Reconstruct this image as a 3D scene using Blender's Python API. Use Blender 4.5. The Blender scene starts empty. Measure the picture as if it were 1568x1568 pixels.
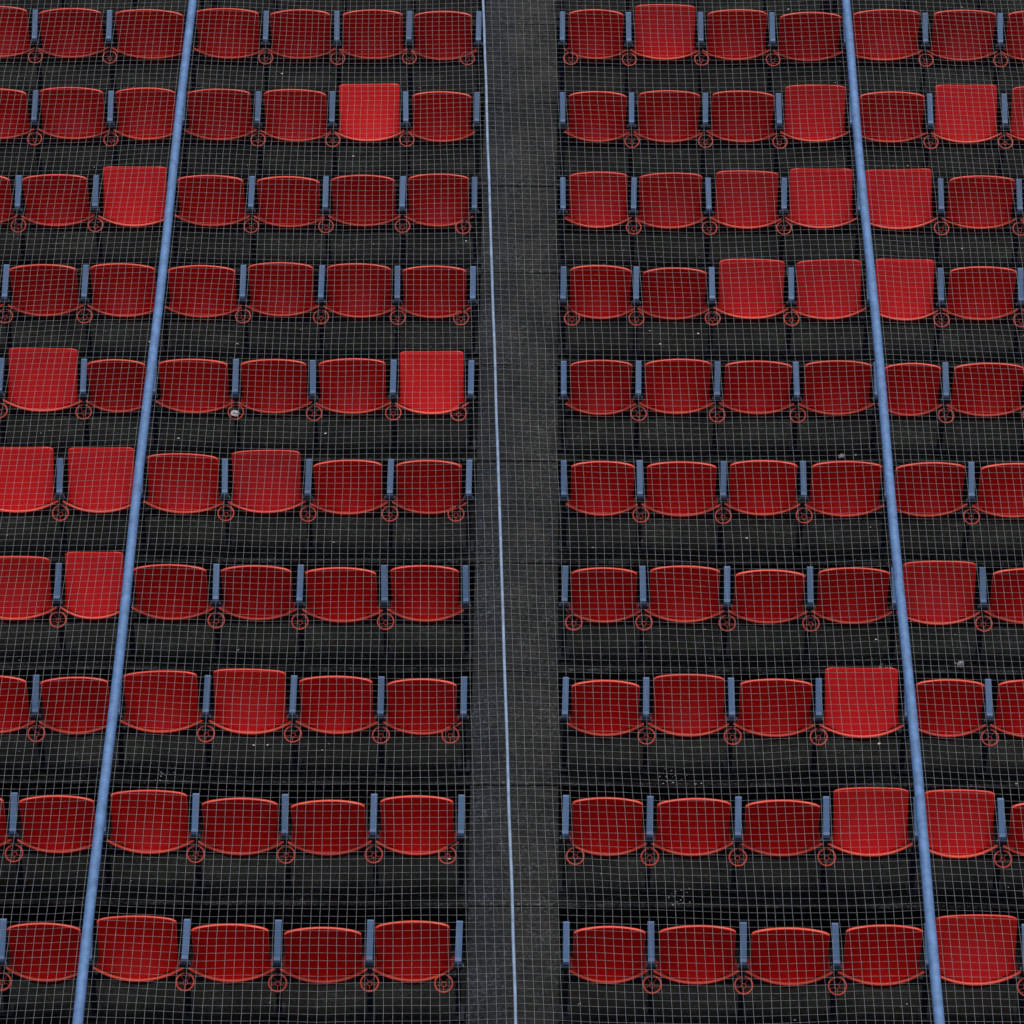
import bpy, bmesh, math, random
from mathutils import Vector, Matrix, noise
random.seed(7)
T,R=.808,.263
SH=.29
scene=bpy.context.scene
col=scene.collection

# ---------------- materials ----------------
def new_mat(name):
    m=bpy.data.materials.new(name); m.use_nodes=True
    nt=m.node_tree; b=nt.nodes["Principled BSDF"]; return m,nt,b
def N(nt,t,**k):
    n=nt.nodes.new(t)
    for a,v in k.items(): setattr(n,a,v)
    return n
def ramp(nt,fac,stops):
    r=N(nt,'ShaderNodeValToRGB'); e=r.color_ramp.elements
    e[0].position,e[0].color=stops[0][0],(*stops[0][1],1)
    e[1].position,e[1].color=stops[-1][0],(*stops[-1][1],1)
    for p,c in stops[1:-1]:
        x=e.new(p); x.color=(*c,1)
    nt.links.new(fac,r.inputs[0]); return r
def noise_tex(nt,scale,detail=5,rough=.6,coord='Object',vec=None):
    if vec is None:
        tc=N(nt,'ShaderNodeTexCoord'); vec=tc.outputs[coord]
    n=N(nt,'ShaderNodeTexNoise'); n.inputs['Scale'].default_value=scale
    n.inputs['Detail'].default_value=detail; n.inputs['Roughness'].default_value=rough
    nt.links.new(vec,n.inputs['Vector']); return n
def mult(nt,a,b_):
    mx=N(nt,'ShaderNodeMix',data_type='RGBA',blend_type='MULTIPLY'); mx.inputs[0].default_value=1
    nt.links.new(a,mx.inputs[6]); nt.links.new(b_,mx.inputs[7]); return mx.outputs[2]

def concrete(name,dark,light,rough_lo=.5,rough_hi=.9,tint=None):
    m,nt,b=new_mat(name)
    geo=N(nt,'ShaderNodeNewGeometry')
    n1=noise_tex(nt,1.9,3,.7,vec=geo.outputs['Position'])
    n2=noise_tex(nt,65,2,.7,vec=geo.outputs['Position'])
    n3=noise_tex(nt,8,3,.7,vec=geo.outputs['Position'])
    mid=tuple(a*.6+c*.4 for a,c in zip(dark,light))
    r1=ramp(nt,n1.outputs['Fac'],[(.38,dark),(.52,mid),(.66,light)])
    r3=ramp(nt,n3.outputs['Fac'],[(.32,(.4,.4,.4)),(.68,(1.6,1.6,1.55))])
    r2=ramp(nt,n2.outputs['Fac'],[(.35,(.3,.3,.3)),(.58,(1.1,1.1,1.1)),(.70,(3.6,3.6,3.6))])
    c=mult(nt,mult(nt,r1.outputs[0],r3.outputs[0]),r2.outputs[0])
    if tint:
        sp=N(nt,'ShaderNodeSeparateXYZ'); nt.links.new(geo.outputs['Position'],sp.inputs[0])
        mr=N(nt,'ShaderNodeMapRange'); mr.inputs[1].default_value=tint[0]; mr.inputs[2].default_value=tint[1]
        nt.links.new(sp.outputs[0],mr.inputs[0])
        rt=ramp(nt,mr.outputs[0],[(0,(.92,1.0,1.22)),(1,(1.0,1.0,.94))]); c=mult(nt,c,rt.outputs[0])
    nt.links.new(c,b.inputs['Base Color'])
    mr=N(nt,'ShaderNodeMapRange'); mr.inputs[3].default_value=rough_lo; mr.inputs[4].default_value=rough_hi
    mr.inputs[1].default_value=.35; mr.inputs[2].default_value=.65
    nt.links.new(n3.outputs['Fac'],mr.inputs[0]); nt.links.new(mr.outputs[0],b.inputs['Roughness'])
    b.inputs['Specular IOR Level'].default_value=.15
    return m
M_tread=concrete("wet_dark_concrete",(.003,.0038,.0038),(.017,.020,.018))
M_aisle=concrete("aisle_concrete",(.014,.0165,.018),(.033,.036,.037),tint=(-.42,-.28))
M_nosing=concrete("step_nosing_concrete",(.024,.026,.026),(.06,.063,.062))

def plain(name,c,rough,spec=.3):
    m,nt,b=new_mat(name)
    n=noise_tex(nt,18,2,.6)
    r=ramp(nt,n.outputs['Fac'],[(.3,tuple(x*.75 for x in c)),(.7,tuple(min(1,x*1.2) for x in c))])
    nt.links.new(r.outputs[0],b.inputs['Base Color'])
    b.inputs['Roughness'].default_value=rough; b.inputs['Specular IOR Level'].default_value=spec
    return m
def plastic(name,c,rough,spec=.5,var=.12):
    m,nt,b=new_mat(name)
    oi=N(nt,'ShaderNodeObjectInfo')
    geo=N(nt,'ShaderNodeNewGeometry')
    n=noise_tex(nt,6,3,.6,vec=geo.outputs['Position'])
    add=N(nt,'ShaderNodeMath',operation='ADD'); nt.links.new(oi.outputs['Random'],add.inputs[0]); nt.links.new(n.outputs['Fac'],add.inputs[1])
    lo=tuple(x*(1-var) for x in c); hi=tuple(min(1,x*(1+var)) for x in c)
    mr=N(nt,'ShaderNodeMapRange'); mr.inputs[1].default_value=.4; mr.inputs[2].default_value=1.4
    nt.links.new(add.outputs[0],mr.inputs[0])
    r=ramp(nt,mr.outputs[0],[(.0,lo),(1.0,hi)])
    nt.links.new(r.outputs[0],b.inputs['Base Color'])
    b.inputs['Specular IOR Level'].default_value=spec
    m2=N(nt,'ShaderNodeMapRange'); m2.inputs[3].default_value=rough-.08; m2.inputs[4].default_value=rough+.12
    nt.links.new(n.outputs['Fac'],m2.inputs[0]); nt.links.new(m2.outputs[0],b.inputs['Roughness'])
    return m
M_red=plastic("red_seat_plastic",(.86,.006,.002),.32,.45,.12)
M_rim=plastic("red_seat_edge_highlight",(.92,.08,.035),.36,.5)  # lighter red: skylight on lip and shell edges painted into the colour
M_ring=plain("orange_red_ring",(.90,.11,.06),.5,.4)
M_under=plain("red_seat_underside_shade",(.16,.004,.003),.6,.2)  # same red plastic, darkened to paint in the shade under the pan
M_blue=plastic("blue_painted_metal",(.11,.215,.39),.45,.4,.2)
M_steel=plain("dark_steel",(.013,.020,.030),.55,.3)
M_pole=plain("blue_rope_sleeve",(.14,.28,.54),.6,.4)
M_cable=plain("blue_white_cable",(.30,.42,.58),.6,.4)
M_net=plain("net_twine",(.36,.39,.40),.8,.1)
M_white=plain("white_litter",(.75,.76,.76),.7,.3)

# ---------------- seat mesh ----------------
def rotx(y,z,phi): # lean back by phi
    return (y*math.cos(phi)+z*math.sin(phi), -y*math.sin(phi)+z*math.cos(phi))
def lipB(u): return (.238*u, -.05+.062*u*u, .038*abs(u)**2.2)
def seat_mesh(name,phi_deg,Lp,crown,conc,scoop,seed):
    phi=math.radians(phi_deg)
    bm=bmesh.new()
    NU,NV=24,14
    g=[]
    for j in range(NV+1):
        v=j/NV; row=[]
        for i in range(NU+1):
            u=-1+2*i/NU
            w=.206+.006*(1-v)**3
            hx=w*u
            z0=Lp*v - crown*u*u*v - .012*abs(u)**12*v
            y0=-conc*u*u*v**.7 + scoop*math.sin(math.pi*v)
            y,z=rotx(y0,z0,phi)
            bx,by,bz=lipB(u)
            k=(1-v)**2.0
            y+=k*(by+0.006); z+=(1-v)**1.0*bz
            row.append(bm.verts.new((hx,y,z)))
        g.append(row)
    for j in range(NV):
        for i in range(NU):
            bm.faces.new((g[j][i],g[j][i+1],g[j+1][i+1],g[j+1][i]))
    me=bpy.data.meshes.new(name); bm.to_mesh(me); bm.free()
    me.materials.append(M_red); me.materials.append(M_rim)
    ob=bpy.data.objects.new("tmp",me); col.objects.link(ob)
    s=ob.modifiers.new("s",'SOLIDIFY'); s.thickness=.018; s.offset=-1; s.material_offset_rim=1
    b=ob.modifiers.new("b",'BEVEL'); b.width=.0055; b.segments=2; b.limit_method='ANGLE'; b.angle_limit=math.radians(50)
    dg=bpy.context.evaluated_depsgraph_get()
    m2=bpy.data.meshes.new_from_object(ob.evaluated_get(dg))
    bpy.data.objects.remove(ob)
    bm=bmesh.new(); bm.from_mesh(m2)
    NS,NR=28,8
    rings=[]
    for i in range(NS+1):
        u=(-1+2*i/NS)
        x,y,z=lipB(u)
        rr=.0074
        ring=[]
        for k in range(NR):
            a=2*math.pi*k/NR
            ring.append(bm.verts.new((x,y-.006+rr*1.5*math.cos(a),z+rr*math.sin(a))))
        rings.append(ring)
    for i in range(NS):
        for k in range(NR):
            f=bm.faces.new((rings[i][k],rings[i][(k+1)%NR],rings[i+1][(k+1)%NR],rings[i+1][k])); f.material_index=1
    for e,rv in ((0,False),(NS,True)):
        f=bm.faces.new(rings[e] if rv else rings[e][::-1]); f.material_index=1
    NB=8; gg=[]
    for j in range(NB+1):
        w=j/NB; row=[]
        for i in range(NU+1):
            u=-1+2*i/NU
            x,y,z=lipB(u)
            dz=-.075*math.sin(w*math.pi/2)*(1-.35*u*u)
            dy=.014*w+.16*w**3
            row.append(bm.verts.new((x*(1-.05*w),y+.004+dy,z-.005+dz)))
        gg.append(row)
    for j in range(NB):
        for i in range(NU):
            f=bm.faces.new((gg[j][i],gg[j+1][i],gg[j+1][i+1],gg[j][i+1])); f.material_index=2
    def box(x0,x1,y0,y1,z0,z1,mi=0):
        vs=[bm.verts.new(c) for c in [(x0,y0,z0),(x1,y0,z0),(x1,y1,z0),(x0,y1,z0),(x0,y0,z1),(x1,y0,z1),(x1,y1,z1),(x0,y1,z1)]]
        for q in [(3,2,1,0),(4,5,6,7),(0,1,5,4),(1,2,6,5),(2,3,7,6),(3,0,4,7)]:
            f=bm.faces.new([vs[k] for k in q]); f.material_index=mi
    box(-.16,-.14,.03,.10,-.06,.06,2); box(.14,.16,.03,.10,-.06,.06,2)
    bmesh.ops.recalc_face_normals(bm,faces=bm.faces)
    for f in bm.faces: f.smooth=True
    me=bpy.data.meshes.new(name); bm.to_mesh(me); bm.free()
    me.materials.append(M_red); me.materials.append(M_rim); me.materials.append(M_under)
    me.set_sharp_from_angle(angle=math.radians(45)) if hasattr(me,'set_sharp_from_angle') else None
    bpy.data.meshes.remove(m2)
    return me
seats={
 0:[seat_mesh("seat_shell_upright_%d"%i,p,L,c,.016,.008,i) for i,(p,L,c) in enumerate([(-1,.338,.018),(1,.340,.016),(-3,.340,.020),(2,.342,.017)])],
 1:[seat_mesh("seat_shell_slight",8,.352,.014,.012,.008,5)],
 2:[seat_mesh("seat_shell_medium_%d"%i,p,.358,.008,.008,.006,6) for i,p in enumerate((14,18))],
 3:[seat_mesh("seat_shell_leaning_%d"%i,p,.366,-.003,.002,.002,8) for i,p in enumerate((28,31))],
}

# ---------------- armrest stanchion ----------------
def stanchion_mesh(name,ring_dx):
    bm=bmesh.new()
    def box(x0,x1,pts,mi):
        a=[bm.verts.new((x0,y,z)) for y,z in pts]; b=[bm.verts.new((x1,y,z)) for y,z in pts]
        n=len(pts); fs=[bm.faces.new(a),bm.faces.new(b[::-1])]
        for k in range(n): fs.append(bm.faces.new((a[k],a[(k+1)%n],b[(k+1)%n],b[k])))
        for f in fs: f.material_index=mi
        return fs
    w=.0180
    box(-w,w,[(-.050,.118),(-.046,.136),(-.030,.146),(.108,.280),(.123,.280),(.130,.266),(.122,.254),(-.030,.112)],0)
    box(-.011,.011,[(-.02,.115),(.11,.240),(.11,.02),(.06,-.06),(.005,-.03)],1)
    box(-.015,.015,[(.015,-.02),(.058,-.02),(.045,-SH),(.008,-SH)],1)
    box(-.035,.035,[(-.03,-SH+.012),(.09,-SH+.012),(.09,-SH),(-.03,-SH)],1)
    def cyl(cx,cy,cz,r,h,mi,seg=12):
        a=[bm.verts.new((cx-h/2,cy+r*math.cos(t),cz+r*math.sin(t))) for t in [2*math.pi*k/seg for k in range(seg)]]
        b=[bm.verts.new((cx+h/2,v.co.y,v.co.z)) for v in a]
        fs=[bm.faces.new(a[::-1]),bm.faces.new(b)]
        for k in range(seg): fs.append(bm.faces.new((a[k],a[(k+1)%seg],b[(k+1)%seg],b[k])))
        for f in fs: f.material_index=mi
    cyl(0,-.040,.098,.020,.052,1)
    cyl(0,-.040,.098,.010,.060,0)
    if ring_dx is not None:
        c=Vector((ring_dx,-.090,.014)); el=math.radians(50)
        nz=Vector((0,-math.cos(el),math.sin(el))); ux=Vector((1,0,0)); uy=nz.cross(ux)
        def torus(Rr,r,off,mi,NSg=28,NT=6):
            rs=[]
            for i in range(NSg):
                a=2*math.pi*i/NSg; d=ux*math.cos(a)+uy*math.sin(a)
                rs.append([bm.verts.new(c+nz*off+d*(Rr+r*math.cos(2*math.pi*k/NT))+nz*r*math.sin(2*math.pi*k/NT)) for k in range(NT)])
            for i in range(NSg):
                for k in range(NT):
                    f=bm.faces.new((rs[i][k],rs[(i+1)%NSg][k],rs[(i+1)%NSg][(k+1)%NT],rs[i][(k+1)%NT])); f.material_index=mi
        torus(.048,.0046,0,2)
        def rod(p,q,r,mi):
            d=(q-p).normalized(); s=d.orthogonal().normalized(); t=d.cross(s)
            A=[bm.verts.new(p+s*r*math.cos(k*1.5708)+t*r*math.sin(k*1.5708)) for k in range(4)]
            B=[bm.verts.new(v.co+(q-p)) for v in A]
            for k in range(4):
                f=bm.faces.new((A[k],A[(k+1)%4],B[(k+1)%4],B[k])); f.material_index=mi
            f=bm.faces.new(A[::-1]); f.material_index=mi; f=bm.faces.new(B); f.material_index=mi
        for k in range(5):
            a=math.radians(-90+72*k); d=ux*math.cos(a)+uy*math.sin(a)
            rod(c+d*.048,c+d*.012-nz*.018,.0018,2)
        torus(.013,.0022,-.018,2,14,5)
        rod(c+uy*.045,Vector((0,-.040,.095)),.007,1)
    bmesh.ops.recalc_face_normals(bm,faces=bm.faces)
    me=bpy.data.meshes.new(name); bm.to_mesh(me); bm.free()
    me.materials.append(M_blue); me.materials.append(M_steel); me.materials.append(M_ring)
    ob=bpy.data.objects.new("tmp",me); col.objects.link(ob)
    b=ob.modifiers.new("b",'BEVEL'); b.width=.0035; b.segments=2; b.limit_method='ANGLE'; b.angle_limit=math.radians(62)
    dg=bpy.context.evaluated_depsgraph_get()
    m2=bpy.data.meshes.new_from_object(ob.evaluated_get(dg)); m2.name=name
    bpy.data.objects.remove(ob)
    return m2
ST={None:stanchion_mesh("stanchion_plain",None),0:stanchion_mesh("stanchion_cup",.004),
    1:stanchion_mesh("stanchion_cup_r",.058),-1:stanchion_mesh("stanchion_cup_l",-.075)}

# ---------------- seat layout (metres) ----------------
RX=[0,.465,.965,1.465,1.97,2.49,3.01,3.53,4.05,4.57]
LX=[.585,1.07,1.57,2.07,2.59,3.07,3.59,4.10,4.62,5.14]
L5={0:3.06,1:3.087,2:3.05,3:3.01,4:3.09,5:3.03,6:3.09,7:3.10,8:3.07,9:3.16}
R5={0:2.49,1:2.44,2:2.44,3:2.49,4:2.49,5:2.40,6:2.43,7:2.50,8:2.49,9:2.53}
RS={9:{1:2},8:{3:2,5:3,6:2},7:{0:1,1:1,2:2,3:3,4:3},6:{2:2,3:2,4:3},3:{4:2},2:{3:3,1:1},1:{3:2,4:2},0:{4:2},5:{}}
LS={8:{1:3},7:{4:3},5:{0:3,5:3},4:{2:2,4:3,5:3,3:1},3:{4:3,5:2},2:{2:2,3:1},1:{3:1},0:{3:1}}
RC={9,6,3,1}; LC={9,7,6,5,4,2,1,0}
def add(name,me,loc,rot=(0,0,0),sc=(1,1,1)):
    o=bpy.data.objects.new(name,me); o.location=loc; o.rotation_euler=rot; o.scale=sc; col.objects.link(o); return o
def beam(name,x0,x1,y,z):
    bm=bmesh.new(); h=.02
    vs=[bm.verts.new((x,y+a,z+b)) for x in (x0,x1) for a,b in ((-h,-h),(h,-h),(h,h),(-h,h))]
    for q in [(0,1,2,3),(7,6,5,4),(0,4,5,1),(1,5,6,2),(2,6,7,3),(3,7,4,0)]: bm.faces.new([vs[k] for k in q])
    bmesh.ops.recalc_face_normals(bm,faces=bm.faces)
    bmesh.ops.bevel(bm,geom=list(bm.edges),offset=.004,segments=1,affect='EDGES')
    me=bpy.data.meshes.new(name); bm.to_mesh(me); bm.free(); me.materials.append(M_steel)
    return add(name,me,(0,0,0))
for r in range(-2,13):
    y=r*T; z=r*R+SH+.01
    for side,X,S5,ST_,sg in (('R',list(RX),R5,RS,1),('L',list(LX),L5,LS,-1)):
        if r in S5:
            d=S5[r]-X[5]; X[5:]=[x+d for x in X[5:]]
        X=[x+(random.uniform(-.006,.006) if k>0 else 0) for k,x in enumerate(X)]
        for k,x in enumerate(X):
            ring=0
            if k==0:
                ring=None
                if side=='R' and r in RC: ring=1
                if side=='L' and r in LC: ring=-1
            if k==4: ring=None
            add("seat_armrest",ST[ring],(sg*x,y+random.uniform(-.004,.004),z),(random.uniform(-.03,.03),random.uniform(-.02,.02),random.uniform(-.03,.03)))
            if k+1<len(X):
                xm=sg*(x+X[k+1])/2; wd=abs(X[k+1]-x)
                st=ST_.get(r,{}).get(k,0)
                if r not in S5 and random.random()<.15: st=random.choice([1,2,3])
                me=random.choice(seats[st])
                add("stadium_seat",me,(xm,y+random.uniform(-.006,.006),z+random.uniform(-.005,.005)),
                    (math.radians(random.uniform(-2.0,2.0)),math.radians(random.uniform(-.9,.9)),math.radians(random.uniform(-2,2))),
                    (wd/.5*1.0,1,1))
        beam("seat_support_beam",sg*X[0],sg*X[-1],y+.085,z-.085)

# ---------------- terrace ----------------
X0,X1=-9,9
NOSE=-.13
def terrace(name,xa,xb,mat,nose_mat,r0=-3,r1=16):
    bm=bmesh.new()
    segs=max(2,int((xb-xa)/.5))
    prof=[]
    for r in range(r0,r1):
        y=r*T+NOSE; z=r*R
        prof+= [(y,z-R),(y,z-.010),(y+.006,z),(y+.020,z+.0004),(y+T-.0001,z)]
    rows=[[bm.verts.new((xa+(xb-xa)*i/segs,y,z)) for i in range(segs+1)] for y,z in prof]
    for j in range(len(rows)-1):
        mi=1 if j%5 in (1,2) else 0
        for i in range(segs):
            f=bm.faces.new((rows[j][i],rows[j][i+1],rows[j+1][i+1],rows[j+1][i])); f.material_index=mi
    bmesh.ops.remove_doubles(bm,verts=bm.verts,dist=.0003)
    me=bpy.data.meshes.new(name); bm.to_mesh(me); bm.free()
    me.materials.append(mat); me.materials.append(nose_mat)
    return add(name,me,(0,0,0))
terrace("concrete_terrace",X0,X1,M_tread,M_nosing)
def aisle(name,xa,xb,r0=-3,r1=16,rise=.008):
    # stepped ramp: sloping concrete slabs with a low step between them
    bm=bmesh.new()
    for r in range(r0,r1):
        y=r*T+NOSE-.006; z=r*R+.004
        ys=[y,y+.004,y+.016,y+T-.006,y+T-.003]
        zt=[z-.004,z,z+.0040,z+R-rise,z+R-rise-.002]
        L=[bm.verts.new((xa,a,b)) for a,b in zip(ys,zt)]; Rr=[bm.verts.new((xb,a,b)) for a,b in zip(ys,zt)]
        Lb=[bm.verts.new((xa,a,z-.15)) for a in ys]; Rb=[bm.verts.new((xb,a,z-.15)) for a in ys]
        for k in range(4):
            f=bm.faces.new((L[k],Rr[k],Rr[k+1],L[k+1])); f.material_index=1 if k<2 else 0
            bm.faces.new((L[k],L[k+1],Lb[k+1],Lb[k])); bm.faces.new((Rr[k],Rb[k],Rb[k+1],Rr[k+1]))
        bm.faces.new((L[0],Lb[0],Rb[0],Rr[0])); bm.faces.new((L[4],Rr[4],Rb[4],Lb[4]))
    bmesh.ops.recalc_face_normals(bm,faces=bm.faces)
    me=bpy.data.meshes.new(name); bm.to_mesh(me); bm.free()
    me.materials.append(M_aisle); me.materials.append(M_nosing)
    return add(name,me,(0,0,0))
aisle("aisle_steps",-.545,-.035)

def boxobj(name,c,s,mat):
    bm=bmesh.new(); bmesh.ops.create_cube(bm,size=1)
    for v in bm.verts: v.co=Vector((v.co.x*s[0],v.co.y*s[1],v.co.z*s[2]))
    bmesh.ops.bevel(bm,geom=list(bm.edges),offset=.01,segments=1,affect='EDGES')
    me=bpy.data.meshes.new(name); bm.to_mesh(me); bm.free(); me.materials.append(mat)
    return add(name,me,c)
boxobj("rear_wall",(0,16*T+NOSE+.1,15*R+.6),(18,.2,1.4),M_tread)

# ---------------- ground ----------------
mg,nt,b=new_mat("grass_pitch")
n=noise_tex(nt,4,6,.7); rr=ramp(nt,n.outputs['Fac'],[(.3,(.02,.045,.015)),(.7,(.05,.09,.03))]); nt.links.new(rr.outputs[0],b.inputs['Base Color']); b.inputs['Roughness'].default_value=.95
bm=bmesh.new(); bmesh.ops.create_grid(bm,x_segments=8,y_segments=8,size=600)
me=bpy.data.meshes.new("ground"); bm.to_mesh(me); bm.free(); me.materials.append(mg)
add("ground",me,(0,0,-4*R-.01))

# ---------------- net, poles, cable ----------------
nrm=Vector((0,-R,T)).normalized(); sl=Vector((0,T,R)).normalized()
O=Vector((0,0,.3))+nrm*1.0
def onplane(x,yw,off=0):
    t=(yw-O.y)/sl.y
    return Vector((x,0,0))+Vector((0,O.y,O.z))+sl*t+nrm*off
def tube(name,pts,r,mat,seg=3):
    cu=bpy.data.curves.new(name,'CURVE'); cu.dimensions='3D'; cu.bevel_depth=r; cu.bevel_resolution=seg
    for P in pts:
        s=cu.splines.new('POLY'); s.points.add(len(P)-1)
        for k,p in enumerate(P): s.points[k].co=(*p,1)
    cu.materials.append(mat)
    o=bpy.data.objects.new(name,cu); col.objects.link(o); return o
YA,YB=-2.0,7.6
PX=[-4.90,-2.468,1.870,4.30]
for i in range(4):
    tube("net_support_pole",[[onplane(PX[i]+.004*math.sin(k*.9+i),YA-.2+(YB+.4-YA)*k/24) for k in range(25)]],.0275,M_pole,4)
def cable_x(y): return -.263+(-.536+.263)*(y+1.215)/(6.385+1.215)
tube("net_seam_cable",[[onplane(cable_x(YA+(YB-YA)*k/60)+.004*noise.noise(Vector((k*.35,0,0))),YA+(YB-YA)*k/60,.006) for k in range(61)]],.0085,M_cable,2)
edges=[lambda y:PX[0],lambda y:PX[1],cable_x,lambda y:PX[2],lambda y:PX[3]]
cnt=[54,46,46,54]
def npt(panel,f,y):
    a=edges[panel](y); b=edges[panel+1](y); x=a+(b-a)*f
    sag=-.03*math.sin(math.pi*f)
    v=Vector((x*1.3,y*1.3,panel*3.1))
    dx=.010*noise.noise(v)+.006*noise.noise(v*4)
    dz=.012*noise.noise(v*.8+Vector((9,9,9)))
    e=min(1,8*f,8*(1-f))
    return onplane(x+dx*e,y+.016*e*noise.noise(v+Vector((4,1,7)))+.006*noise.noise(v*4+Vector((2,2,2))),sag+dz*e)
wires=[]
ny=int((YB-YA)/(.045*.95))
for p in range(4):
    for i in range(1,cnt[p]):
        wires.append([npt(p,i/cnt[p],YA+(YB-YA)*k/45) for k in range(46)])
for j in range(ny+1):
    y=YA+(YB-YA)*j/ny; P=[]
    for p in range(4):
        m=11
        for k in range(m): P.append(npt(p,k/m,y))
    wires.append(P)
tube("safety_net",wires,.00082,M_net,0)
for x in PX:
    for yy in (YA-.2,YB+.2):
        top=onplane(x,yy); zb=-1.05 if yy<0 else top.z-1.25
        tube("net_post",[[Vector((x,top.y,zb)),top]],.035,M_steel,3)

# ---------------- litter ----------------
bm=bmesh.new()
def scrap(bm,c,s):
    n=6; vs=[bm.verts.new((c[0]+s*random.uniform(.5,1)*math.cos(a),c[1]+s*random.uniform(.5,1)*math.sin(a),c[2]+random.uniform(.0,.5)*s)) for a in [k*2*math.pi/n for k in range(n)]]
    bm.faces.new(vs)
for _ in range(260):
    r=random.randint(-1,11); x=random.uniform(-4,4)
    scrap(bm,(x,r*T+NOSE+random.uniform(.02,.5),r*R+.006),random.choice([.004,.004,.005,.006,.011]))
for cx,r in ((-2.35,2),(.62,2),(.62,1),(1.9,3)):
    for _ in range(22):
        scrap(bm,(cx+random.gauss(0,.05),r*T+NOSE+abs(random.gauss(.06,.05)),r*R+.006),random.uniform(.003,.008))
me=bpy.data.meshes.new("paper_litter"); bm.to_mesh(me); bm.free(); me.materials.append(M_white); add("paper_litter",me,(0,0,0))
def crumple(loc,s,sc):
    bm=bmesh.new(); bmesh.ops.create_icosphere(bm,subdivisions=2,radius=s)
    for v in bm.verts:
        v.co=v.co*(1+.5*noise.noise(v.co/s*1.7+Vector(loc))); v.co=Vector((v.co.x*sc[0],v.co.y*sc[1],v.co.z*sc[2]))
    me=bpy.data.meshes.new("crumpled_paper"); bm.to_mesh(me); bm.free(); me.materials.append(M_white)
    add("crumpled_paper",me,loc,(.3,.2,.7))
crumple((2.37,3*T+NOSE+.04,3*R+.025),.024,(1,.7,1.1))
crumple((1.76,5*T+NOSE+.04,5*R+.018),.020,(1.5,.7,.7))
crumple((-2.065,5*T-.095,5*R+SH+.02),.026,(1.1,.9,.7))

# ---------------- camera ----------------
cd=bpy.data.cameras.new("camera"); cam=bpy.data.objects.new("camera",cd); col.objects.link(cam); scene.camera=cam
cam.location=(-.18511,-14.15336,11.52238); cam.rotation_mode='XYZ'; cam.rotation_euler=(1.04071,-.00052,.00798)
cd.sensor_width=36; cd.lens=36*5026.247/1568; cd.clip_start=.1; cd.clip_end=2000

# ---------------- light ----------------
w=bpy.data.worlds.new("World"); scene.world=w; w.use_nodes=True
nt=w.node_tree; bg=nt.nodes["Background"]
sky=nt.nodes.new('ShaderNodeTexSky'); sky.sky_type='NISHITA'; sky.sun_disc=False
EL,AZ=math.radians(76),math.radians(15)
sky.sun_elevation=EL; sky.sun_rotation=AZ; sky.air_density=.8; sky.dust_density=4.0; sky.ozone_density=.8
nt.links.new(sky.outputs[0],bg.inputs[0]); bg.inputs[1].default_value=.095
sd=bpy.data.lights.new("sun",'SUN'); sd.energy=1.5; sd.angle=math.radians(50); sd.color=(1,.96,.90)
so=bpy.data.objects.new("sun",sd); col.objects.link(so)
dirv=Vector((math.sin(AZ)*math.cos(EL),math.cos(AZ)*math.cos(EL),math.sin(EL)))
so.rotation_euler=dirv.to_track_quat('Z','Y').to_euler(); so.location=dirv*30
scene.view_settings.view_transform='Standard'; scene.view_settings.look='None'; scene.view_settings.exposure=0
